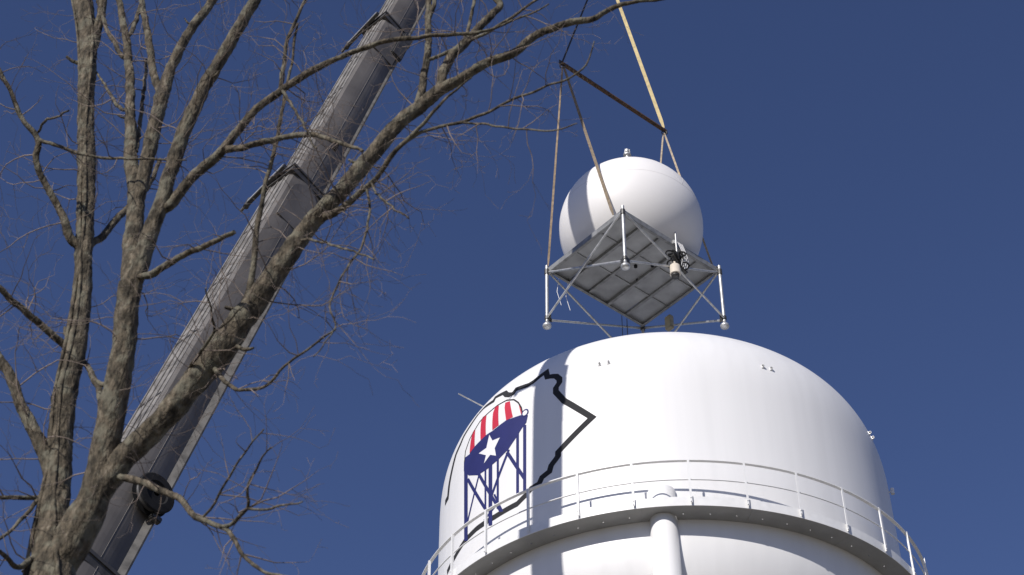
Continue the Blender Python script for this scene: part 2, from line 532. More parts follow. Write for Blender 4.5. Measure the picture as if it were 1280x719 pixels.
# a light fitting near the right limb and a thin whip rod on the left shoulder
def on_tank(th, t, off=0): return wrap(th, t, off)
mb = MB()
p = on_tank(1.28, 3.42); nrm = Vector((sin(1.28), -cos(1.28), 0))
mb.tube([p, p + nrm * .08], .018, 8)
mb.tube([p + nrm * .08 + Vector((0, 0, -.07)), p + nrm * .08 + Vector((0, 0, .08))], [.045, .045], 12)
mb.build('obstruction_light', WHITE_STEEL, tower)
mb = MB()
mb.tube([Vector((-0.62, 32.05, 27.42)) - Vector((TX, TY, 0)), Vector((-1.262, 31.55, 27.45)) - Vector((TX, TY, 0))], .017, 8)
mb.tube([Vector((-0.62, 32.05, 27.42)) - Vector((TX, TY, 0)), Vector((1.2, 33.3, 27.35)) - Vector((TX, TY, 0))], .017, 8)
mb.build('whip_rod', GALV, tower)

# ------------------------------------------------------------------ radome on its platform, hanging from the crane
RO = Vector((3.0752, 31.9997, 31.9037))
HX, HY, LEG = 1.6351, 1.3923, 1.8284
radar = thing('radar_dome', RO, 'white spherical radar dome on a grey braced platform hanging above the tank', 'radome')
radar.rotation_euler = (R(1.0), 0, 0.6979)
DR, DC = 1.864, 1.41
mb = MB()
pd = [(DR * sin(t), DC - DR * cos(t)) for t in np.linspace(0.72, pi, 96)]
pd[-1] = (0.002, pd[-1][1])
mb.lathe(pd, 192)
dome = mb.build('dome_shell', DOMEW, radar)
# seam strips between the moulded panels, slightly proud, with bolt heads on the upper ones
def sphere_pt(la, lo, r=DR):
    return Vector((r * cos(la) * cos(lo), r * cos(la) * sin(lo), DC + r * sin(la)))
def seam(a, b, n=28, w=.022):
    m_ = MB()
    A, B = a - Vector((0, 0, DC)), b - Vector((0, 0, DC))
    om = A.angle(B)
    vs = []
    nn = A.cross(B).normalized()
    for i in range(n + 1):
        u = i / n
        d = ((A * sin((1 - u) * om) + B * sin(u * om)) / sin(om)).normalized()
        c = Vector((0, 0, DC))
        vs += [c + (d * DR - nn * w).normalized() * (DR - .002), c + (d * DR - nn * w * .8).normalized() * (DR + .002), c + (d * DR + nn * w * .8).normalized() * (DR + .002), c + (d * DR + nn * w).normalized() * (DR - .002)]
    fs = []
    for i in range(n):
        for j in range(3):
            q = i * 4 + j
            fs.append((q, q + 1, q + 5, q + 4))
    m_.add(vs, fs, True)
    return m_
def bolts(a, b, n):
    m_ = MB()
    A, B = a - Vector((0, 0, DC)), b - Vector((0, 0, DC))
    om = A.angle(B)
    for i in range(1, n):
        u = i / n
        d = ((A * sin((1 - u) * om) + B * sin(u * om)) / sin(om)).normalized()
        m_.lathe([(.001, .013), (.011, .010), (.014, .0)], 6, Vector((0, 0, DC)) + d * DR, basis(d))
    return m_
ups = [sphere_pt(R(54), R(20 + 72 * k)) for k in range(5)]
mids = [sphere_pt(R(8), R(56 + 72 * k)) for k in range(5)]
topv = sphere_pt(R(90), 0)
for k in range(5):
    u0, u1, m0, m1 = ups[k], ups[(k + 1) % 5], mids[k], mids[(k + 1) % 5]
    for a, b in ((u0, u1), (topv, u0), (u0, m0), (u1, m0), (m0, m1)):
        s = seam(a, b, 28, .009).build('panel_seam', DOMESEAM, dome)
    bolts(u0, u1, 30).build('seam_bolts', GALVD, dome)
mb = MB()
zf = DC + DR
mb.lathe([(.001, zf + 1.12), (.05, zf + 1.11), (.075, zf + 1.07), (.075, zf + 1.0), (.04, zf + .99), (.04, zf + .93), (.11, zf + .92), (.11, zf + .87), (.06, zf + .82), (.06, zf + .06), (.22, zf + .05), (.22, zf - .03)], 20, smooth=False)
for k in range(4):
    mb.tube([(.10 * cos(k * pi / 2), .10 * sin(k * pi / 2), zf + .89), (.085 * cos(k * pi / 2 + .2), .085 * sin(k * pi / 2 + .2), zf + 1.06)], .014, 6)
mb.build('dome_finial', GALV, radar)
mb = MB()
rb = math.sqrt(DR ** 2 - DC ** 2)
mb.lathe([(rb + .02, 0.012), (rb + .10, 0.012), (rb + .10, .05), (rb - .01, .05)], 64, smooth=False)
mb.build('dome_base_ring', GALV, radar)
# platform plates, seen from beneath: five bays by three
nx, ny = 5, 3
pr_ = random.Random(4)
for i in range(nx):
    for j in range(ny):
        w, d = 2 * HX / nx, 2 * HY / ny
        m_ = MB()
        m_.box((-HX + w * (i + .5), -HY + d * (j + .5), -0.012 + pr_.uniform(-.004, .004)), (w - .012, d - .012, .012), Matrix.Rotation(pr_.uniform(-.006, .006), 3, 'X'))
        m_.build('platform_plate', PLATE if pr_.random() < .6 else PLATE2, radar)
for i in range(1, nx):
    m_ = MB(); w = 2 * HX / nx; hgt = .10 if i in (1, 3) else .065
    x = -HX + w * i
    m_.box((x, 0, -.024 - hgt / 2), (.014, 2 * HY - .1, hgt)); m_.box((x + .03, 0, -.022 - hgt), (.075, 2 * HY - .1, .010))
    m_.build('platform_joist', GALVD, radar)
for j in range(1, ny):
    m_ = MB(); d = 2 * HY / ny; y = -HY + d * j
    m_.box((0, y, -.024 - .016), (2 * HX - .1, .05, .030))
    m_.build('cross_joist', PLATE2, radar)
for s in (-1, 1):
    m_ = MB(); m_.box((s * HX, 0, -.045), (.012, 2 * HY + .06, .15)); m_.box((s * (HX - .035), 0, .034), (.07, 2 * HY + .05, .010)); m_.box((s * (HX - .035), 0, -.124), (.07, 2 * HY + .05, .010)); m_.build('edge_channel', GALVD, radar)
    m_ = MB(); m_.box((0, s * HY, -.0451), (2 * HX - .016, .012, .149)); m_.box((0, s * (HY - .035), .0335), (2 * HX - .15, .07, .010)); m_.box((0, s * (HY - .035), -.1235), (2 * HX - .15, .07, .010)); m_.build('edge_channel', GALVD, radar)
corners = [(-1, -1), (-1, 1), (1, -1), (1, 1)]
for sx, sy in corners:
    x, y = sx * (HX + .03), sy * (HY + .03)
    m_ = MB()
    m_.tube([(x, y, .09), (x, y, -LEG + .05)], .043, 14)
    leg = m_.build('leg', GALV, radar)
    m_ = MB()
    for z, h in ((-LEG + .16, .10), (-.12, .16)):
        m_.lathe([(.044, z - h / 2), (.062, z - h / 2), (.062, z + h / 2), (.044, z + h / 2)], 16, (x, y, 0), smooth=False)
    m_.box((x - sx * .07, y, -LEG + .17), (.16, .012, .14)); m_.box((x, y - sy * .07, -LEG + .171), (.012, .16, .138))
    m_.build('leg_collar', STEELD, leg)
    m_ = MB()
    m_.lathe([(.001, -LEG - .17), (.06, -LEG - .165), (.105, -LEG - .13), (.115, -LEG - .09), (.105, -LEG - .06), (.05, -LEG - .03), (.035, -LEG + .06)], 20, (x, y, 0))
    m_.build('foot', GALV, leg)
def brace(a, b, rad=.028, off=0):
    m_ = MB(); m_.tube([a, b], rad, 10)
    for p, q in ((a, b), (b, a)):
        p, q = Vector(p), Vector(q); d = (q - p).normalized()
        m_.box(p + d * .10, (.012, .075, .20), basis(d))
    return m_.build('brace', GALV, radar)
zt, zb = -.13, -LEG + .14
for (c0, c1) in (((-1, -1), (-1, 1)), ((-1, -1), (1, -1)), ((1, 1), (-1, 1)), ((1, 1), (1, -1))):
    o_ = .05 if c0 == (-1, -1) else .05
    A = Vector((c0[0] * (HX + .03), c0[1] * (HY + .03), 0)); B = Vector((c1[0] * (HX + .03), c1[1] * (HY + .03), 0))
    d = (B - A).normalized(); nrm = Vector((d.y, -d.x, 0))
    if nrm.dot(A) < 0: nrm = -nrm
    A2, B2 = A + d * .04, B - d * .04
    brace(A2 + nrm * .03 + Vector((0, 0, zt)), B2 + nrm * .03 + Vector((0, 0, zb)))
    brace(A2 - nrm * .03 + Vector((0, 0, zb)), B2 - nrm * .03 + Vector((0, 0, zt)))
# mast rod with a cable bundle and a cream canister on the near right edge
ex, ey = 0.10, -HY - .07
m_ = MB()
m_.tube([(ex, ey, .62), (ex, ey, -1.05)], .024, 10)
m_.lathe([(.07, -.012), (.07, .012), (.045, .012), (.045, -.012), (.07, -.012)], 16, (ex, ey, .66), Matrix.Rotation(pi / 2, 3, 'X'))
m_.box((ex, ey + .04, -.05), (.12, .05, .10))
rod = m_.build('mast_rod', GALV, radar)
m_ = MB()
cr = random.Random(11)
for k in range(9):
    c = Vector((ex + cr.uniform(-.22, .20), ey + cr.uniform(-.10, .04), -.72 + cr.uniform(-.26, .20)))
    ax = basis(Vector((cr.uniform(-1, 1), cr.uniform(-1, 1), cr.uniform(-.5, .5))))
    r_ = cr.uniform(.09, .17)
    m_.tube([c + ax @ Vector((r_ * cos(t), r_ * .8 * sin(t), .03 * sin(2 * t + k))) for t in np.linspace(0, 2 * pi, 22)], .020, 7, caps=False)
m_.build('cable_bundle', DARK, rod)
m_ = MB()
m_.box((ex - .08, ey - .03, -.62), (.16, .16, .15), Matrix.Rotation(.4, 3, 'Y'), .015)
m_.box((ex + .20, ey - .02, -.36), (.10, .10, .10), Matrix.Rotation(.7, 3, 'Z'), .012)
m_.tube([(ex - .16, ey - .05, -.62), (ex + .24, ey - .05, -1.02)], .05, 10)
m_.build('motor_housing', STEELD, rod)
m_ = MB()
for k in range(4):
    x0 = ex + .05 + .05 * k
    m_.tube([(x0 - .05, ey - .06, -.10), (x0 + .03, ey - .10, -.40), (x0 + .02 + .02 * k, ey - .11, -.66), (x0 - .02, ey - .10, -.90 - .03 * k)], .008, 6)
m_.build('loose_wire', EMWHITE, rod)
m_ = MB()
cx_ = ex - .14
m_.lathe([(.001, -.46), (.08, -.455), (.125, -.47), (.125, -.72), (.132, -.722), (.132, -.745), (.11, -.75), (.001, -.75)], 24, (cx_, ey - .03, -.52))
m_.tube([(cx_, ey - .03, -.98), (cx_ + .04, ey, -.78)], .03, 8)
m_.build('canister', CREAM, radar)
m_ = MB(); m_.lathe([(.001, -.753), (.105, -.753), (.10, -.82), (.001, -.83)], 20, (cx_, ey - .03, -.52)); m_.build('canister_cap', STEELD, radar)
# small fittings under and beside the platform
m_ = MB(); m_.box((HX + .02, HY - .95, -.60), (.14, .20, .42), None, .012); m_.build('junction_box', TAN, radar)
m_ = MB(); m_.tube([(HX - .55, HY + .02, -.15), (HX - .55, HY + .02, -1.1)], .012, 6); m_.tube([(HX - .75, HY, -.15), (HX - .75, HY, -.9)], .010, 6); m_.build('hanging_conduit', STEELD, radar)
for x, y in ((.25, -.45), (-.05, -.15), (.35, .2)):
    m_ = MB(); m_.lathe([(.001, -.09), (.045, -.085), (.045, -.02)], 12, (x, y, 0)); m_.build('cable_gland', DARK, radar)
m_ = MB()
for i in range(2):
    m_.tube([(-HX + .35 + .3 * i, HY, -.12), (-HX + .30 + .3 * i, HY + .02, -.6), (-HX + .42 + .3 * i, HY, -1.0)], .008, 6)
m_.build('loose_wire', EMWHITE, radar)
radar_M = Matrix.Translation(RO) @ radar.rotation_euler.to_matrix().to_4x4()
def rp(x, y, z): return radar_M @ Vector((x, y, z))

# ------------------------------------------------------------------ lifting gear
SL, SR, HK = Vector((1.39, 30.58, 38.27)), Vector((4.32, 33.04, 38.29)), Vector((2.78, 31.75, 44.5))
spread = thing('spreader_bar', (SL + SR) / 2, 'rusty brown spreader bar slung level above the radar dome', 'spreader bar')
off = -(SL + SR) / 2
ds_ = (SR - SL).normalized()
m_ = MB(); m_.tube([SL + off - ds_ * .05, SR + off + ds_ * .05], .058, 12); bar = m_.build('bar', RUST, spread)
for e in (SL, SR):
    s = 1 if e is SR else -1
    m_ = MB()
    m_.box(e + off + ds_ * s * .02, (.16, .03, .20), basis(ds_).to_3x3() @ Matrix.Rotation(pi / 2, 3, 'Z'))
    m_.tube([e + off + Vector((.07 * cos(t), 0, -.10 + .08 * sin(t))) for t in np.linspace(0, 2 * pi, 16)], .016, 8, caps=False)
    m_.build('end_lug', BOOMD, spread)
m_ = MB(); m_.tube([SL + off + ds_ * (.12 + .035 * i) + Vector((0, .068 * cos(i * 1.3), .068 * sin(i * 1.3))) for i in range(28)], .016, 6); m_.build('wound_strap', STRAPD, spread)


def strap(name, a, b, w, mat, label, twist=.4, group=None, n=26, t=.006):
    a, b = Vector(a), Vector(b)
    d = (b - a).normalized()
    B = basis(d)
    vs, fs = [], []
    for i in range(n + 1):
        u = i / n
        c = a.lerp(b, u)
        ang = twist + .35 * sin(u * 4.0 + twist * 5)
        f_ = Vector((-.15, -.8, -.45)); x = d.cross(f_).normalized(); x = (Matrix.Rotation(ang, 3, d) @ x); y = d.cross(x)
        ww = w * (0.55 if i in (0, n) else 1)
        for sx, sy in ((-1, -1), (1, -1), (1, 1), (-1, 1)):
            vs.append(c - a + x * ww / 2 * sx + y * t * sy)
    for i in range(n):
        for j in range(4):
            p, q = i * 4 + j, i * 4 + (j + 1) % 4
            fs.append((p, q, q + 4, p + 4))
    fs.append((3, 2, 1, 0)); fs.append(tuple(n * 4 + j for j in range(4)))
    m_ = MB(); m_.add(vs, fs)
    o = m_.build(name, mat, None, a)
    return tag(o, label, 'lifting sling', group)


G = 'slings of the lifting gear'
dn = Vector((0, 0, -.12))
strap('lifting_sling', SL + dn, rp(-HX - .03, HY - .02, .06), .055, STRAP, 'tan sling hanging straight from the left bar end to the left platform corner', .2, G)
strap('lifting_sling', SL + dn + Vector((.03, 0, 0)), rp(-HX - .02, -HY + .32, .06), .075, STRAPD, 'brown sling crossing the front of the dome to the near platform corner', .3, G)
strap('lifting_sling', SR + dn, rp(HX + .02, -HY + .14, .06), .055, STRAPR, 'tan sling from the right bar end passing the right side of the dome', .6, G)
strap('lifting_sling', SR + dn + Vector((-.03, 0, 0)), rp(HX - .02, HY - .25, .06), .055, STRAPR, 'tan sling from the right bar end going down behind the dome', .2, G)
strap('lifting_sling', HK, SR + Vector((0, 0, .10)), .10, STRAPY, 'pale yellow wide strap rising steeply from the right bar end', .3, G)
m_ = MB(); m_.tube([(0, 0, 0), SL + Vector((0, 0, .08)) - HK], .026, 8)
tag(m_.build('lifting_sling', WIRE, None, HK), 'thin dark wire sling rising from the left bar end', 'lifting sling', G)
TIP = Vector((3.15, 32.0, 62.8))
hook = thing('hook_block', HK, 'grey crane hook block on its hoist rope above the slings', 'hook block')
m_ = MB(); m_.tube([(.10 * cos(t), 0, .10 + .10 * sin(t)) for t in np.linspace(-2.6, 1.6, 16)], .035, 8); m_.tube([(0, 0, .2), (0, 0, .45)], .05, 10); m_.build('hook', STEELD, hook)
m_ = MB(); m_.box((0, 0, .72), (.30, .42, .55), None, .05); m_.build('block', BOOM, hook)
m_ = MB(); m_.tube([(-.06, 0, .98), TIP - HK + Vector((-.06, 0, 0))], .012, 6); m_.tube([(.06, 0, .98), TIP - HK + Vector((.06, 0, 0))], .012, 6); m_.build('hoist_rope', WIRE, hook)

# ------------------------------------------------------------------ crane
BU = Vector((.1784, .2417, .9538)).normalized()
BP = Vector((-2.345, 24.44, 33.16))
B0 = BP - BU * (BP.z / BU.z)
hd = Vector((BU.x, BU.y, 0)).normalized()
TWIST = -6.0
NS = Vector((hd.y, -hd.x, 0))
NB = NS.cross(BU).normalized()
if NB.dot(hd) > 0: NB = -NB
_tw = Matrix.Rotation(R(TWIST), 3, BU)      # the boom section is rolled a little about its axis
NS, NB = _tw @ NS, _tw @ NB
crane = thing('crane', (B0.x, B0.y, 0), 'grey telescopic crane boom rising steeply behind the bare tree', 'crane')
bo = Vector((B0.x, B0.y, 0))
def bpt(s, a=0, b=0): return B0 + BU * s + NS * a + NB * b - bo
def section(s0, s1, w, h, led, name='boom_section'):
    """back flat, belly rounded"""
    m_ = MB()
    c = .045
    y0, y1 = h / 2 - c, -h / 2 + .02 + led * 1.3
    poly = [(-w / 2 + c, h / 2), (w / 2 - c, h / 2)] + [(w / 2 + .05 * sin(pi * u), y0 + (y1 - y0) * u) for u in np.linspace(0, 1, 11)]
    for u in np.linspace(0, pi, 13):
        poly.append((w / 2 * cos(u), -h / 2 + .02 + led * 1.3 * .5 - (.10 * w + led * .5) * sin(u)))
    poly += [(-w / 2, h / 2 - c)]
    m_.prism(poly, bpt(0), NS, NB, BU, s0, s1)
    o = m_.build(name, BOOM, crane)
    # back plate strip, toned lighter as the sunlit face, with two rails, and cross battens
    k = MB()
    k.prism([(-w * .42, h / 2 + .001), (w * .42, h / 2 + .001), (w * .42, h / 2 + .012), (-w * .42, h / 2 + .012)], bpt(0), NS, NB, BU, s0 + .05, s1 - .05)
    k.build('back_plate', BOOM_LIT, o)
    k = MB()
    for a in (-.30 * w, -.02 * w, .24 * w):
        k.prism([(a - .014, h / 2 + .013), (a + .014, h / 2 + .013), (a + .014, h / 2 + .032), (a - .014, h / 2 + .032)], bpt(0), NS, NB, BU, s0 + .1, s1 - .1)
    k.build('hose_rail', BOOM_LIT, o)
    s = s0 + .4
    while s < s1 - .2:
        k = MB()
        k.prism([(-w * .4, h / 2 + .013), (w * .4, h / 2 + .013), (w * .4, h / 2 + .022), (-w * .4, h / 2 + .022)], bpt(0), NS, NB, BU, s, s + .05)
        k.build('rail_clip', BOOMD, o)
        s += 1.7
    # strip added along the belly corner, flared to catch sun as a lit edge
    k = MB()
    k.prism([(w / 2 + .001, -h / 2 + .03 + led * 1.35), (w / 2 + led * .85, -h / 2 + .03), (w / 2 + led * .80, -h / 2), (w / 2 - .03, -h / 2 + .02)], bpt(0), NS, NB, BU, s0 + .1, s1 - .1)
    k.build('lit_edge_strip', BOOM_EDGE, o)
    # a shallow longitudinal weld rib on the side face
    k = MB()
    k.prism([(w / 2 + .04, .02), (w / 2 + .055, .028), (w / 2 + .04, .036)], bpt(0), NS, NB, BU, s0 + .1, s1 - .1)
    k.build('weld_rib', BOOM, o)
    return o
def s_of(z): return z / BU.z
S_A, S_B, S_C = s_of(24.6), s_of(31.3), s_of(45)
S_0 = s_of(14.6)
secs = [(s_of(2.6), S_0, .86, 1.04, .08), (S_0 - .3, S_A, .70, .84, .075), (S_A - .3, S_B, .61, .74, .035), (S_B - .3, S_C, .58, .70, .03), (S_C - .3, s_of(62.3), .50, .52, .02)]
for q in secs: section(*q)
def collar(s, w, h, arm=True):
    m_ = MB()
    o1 = [(-w / 2 - .05, h / 2 + .05), (w / 2 + .05, h / 2 + .05), (w / 2 + .05, -h / 2 + .12), (w / 2 - .08, -h / 2 - .05), (-w / 2 + .08, -h / 2 - .05), (-w / 2 - .05, -h / 2 + .12)]
    m_.prism(o1, bpt(0), NS, NB, BU, s - .16, s + .06)
    m_.prism([(q[0] * 1.05, q[1] * 1.05) for q in o1], bpt(0), NS, NB, BU, s - .02, s + .03)
    o = m_.build('boom_collar', BOOMD, crane)
    if arm:
        k = MB()
        k.prism([(-w / 2 - .62, h / 2 - .05), (w / 2 - .1, h / 2 + .11), (w / 2 - .1, h / 2 + .17), (-w / 2 - .62, h / 2 + .02)], bpt(0), NS, NB, BU, s - .09, s + .01)
        k.tube([bpt(s - .16, -w / 2 - .56, h / 2), bpt(s + .10, -w / 2 - .56, h / 2)], .055, 12)
        k.tube([bpt(s - .12, -w / 2 - .75, h / 2 - .02), bpt(s + .02, -w / 2 - .55, h / 2 + .0)], .03, 8)
        k.build('hose_bracket', STEELD, o)
        k = MB(); k.prism([(-w / 2 - .6, h / 2 + .023), (w / 2 - .12, h / 2 + .171), (w / 2 - .12, h / 2 + .186), (-w / 2 - .6, h / 2 + .038)], bpt(0), NS, NB, BU, s - .09, s + .01)
        k.build('bracket_flange', GALV, o)
    return o
c1 = collar(S_A, .70, .86)
c2 = collar(S_B, .61, .76)
collar(S_C, .58, .68, False)
collar(S_0, .86, 1.08, False)
# rounded stiffener plates on the side by the collars, latch boxes and the hose reel lower down
for s, w, h in ((S_A, .70, .86), (S_B, .61, .76)):
    m_ = MB()
    arch = [(-h * .36, -1.5), (h * .36, -1.5)] + [(h * .36 * cos(t), -.62 + .38 * sin(t)) for t in np.linspace(0, pi, 12)]
    m_.prism(arch, bpt(s, w / 2, 0), NB, BU, NS, .02, .058)
    m_.build('stiffener_plate', BOOM, crane)
m_ = MB(); m_.box(bpt(S_A + 1.55, .61 / 2 + .03, -.06), (.10, .09, .24), Matrix((NS, NB, BU)).transposed(), .01); m_.build('latch_box', DARK, crane)
m_ = MB(); m_.box(bpt(S_B - .75, .61 / 2 + .05, -.25), (.12, .30, .75), Matrix((NS, NB, BU)).transposed(), .03); m_.box(bpt(S_B - .2, .61 / 2 + .04, -.30), (.12, .26, .4), Matrix((NS, NB, BU)).transposed(), .03); m_.build('hose_guide', BOOMD, crane)
sr = s_of(16.1)
reel_c = bpt(sr, .70 / 2 + .12, -.16)
RM = basis(NS)
m_ = MB()
m_.lathe([(.05, -.05), (.30, -.05), (.32, -.03), (.24, -.02), (.24, .10), (.32, .11), (.30, .13), (.19, .135), (.17, .11), (.05, .11)], 40, reel_c, RM, smooth=False)
reel = m_.build('hose_reel', DARK, crane)
m_ = MB()
m_.tube([reel_c + RM @ Vector(((.26) * cos(t), .26 * sin(t), .02 + .02 * (t % 6.28) / 6.28)) for t in np.linspace(0, 12.5, 60)], .03, 6); m_.build('coiled_hose', BOOMD, reel)
m_ = MB(); m_.box(bpt(sr - .30, .70 / 2 + .14, -.36), (.10, .18, .10), Matrix((NS, NB, BU)).transposed(), .015); m_.build('reel_bracket', STEELD, reel)
# boom head at the top, slewing base and carrier down on the ground
m_ = MB(); m_.box(bpt(s_of(62.5), 0, 0), (.5, .7, .8), Matrix((NS, NB, BU)).transposed(), .05); m_.build('boom_head', BOOM, crane)
NS = Vector((hd.y, -hd.x, 0))
Mh = Matrix((NS, hd, Vector((0, 0, 1)))).transposed()
def cpt(a, b, z): return NS * a + hd * b + Vector((0, 0, z))
m_ = MB(); m_.box(cpt(0, -1.2, 1.15), (2.6, 8.5, .7), Mh, .08); m_.box(cpt(0, -4.9, 1.9), (2.4, 1.8, 1.5), Mh, .15); m_.build('carrier', BOOM_LIT, crane)
m_ = MB(); m_.lathe([(1.2, 1.5), (1.2, 1.85), (.9, 1.85)], 40); m_.box(cpt(0, -.4, 2.25), (2.2, 3.4, .8), Mh, .08); m_.box(cpt(0, -2.6, 2.5), (2.4, 1.0, 1.2), Mh, .08); m_.box(cpt(.0, .0, 3.0), (1.1, 1.4, 1.3), Mh, .06); m_.build('turntable', BOOM, crane)
for b_ in (-4.6, -3.3, 0.4, 1.7):
    for a_ in (-1.15, 1.15):
        m_ = MB(); m_.lathe([(.2, -.2), (.55, -.2), (.62, -.12), (.62, .12), (.55, .2), (.2, .2)], 28, cpt(a_, b_, .62), basis(NS)); m_.build('wheel', DARK, crane)
for b_ in (-2.2, 2.6):
    for a_ in (-1, 1):
        m_ = MB(); m_.box(cpt(a_ * 2.2, b_, 1.0), (2.6, .35, .35), Mh); m_.tube([cpt(a_ * 3.3, b_, 1.0), cpt(a_ * 3.3, b_, .06)], .09, 12); m_.lathe([(.001, .06), (.35, .06), (.35, .0)], 20, cpt(a_ * 3.3, b_, 0)); m_.build('outrigger', BOOM_LIT, crane)

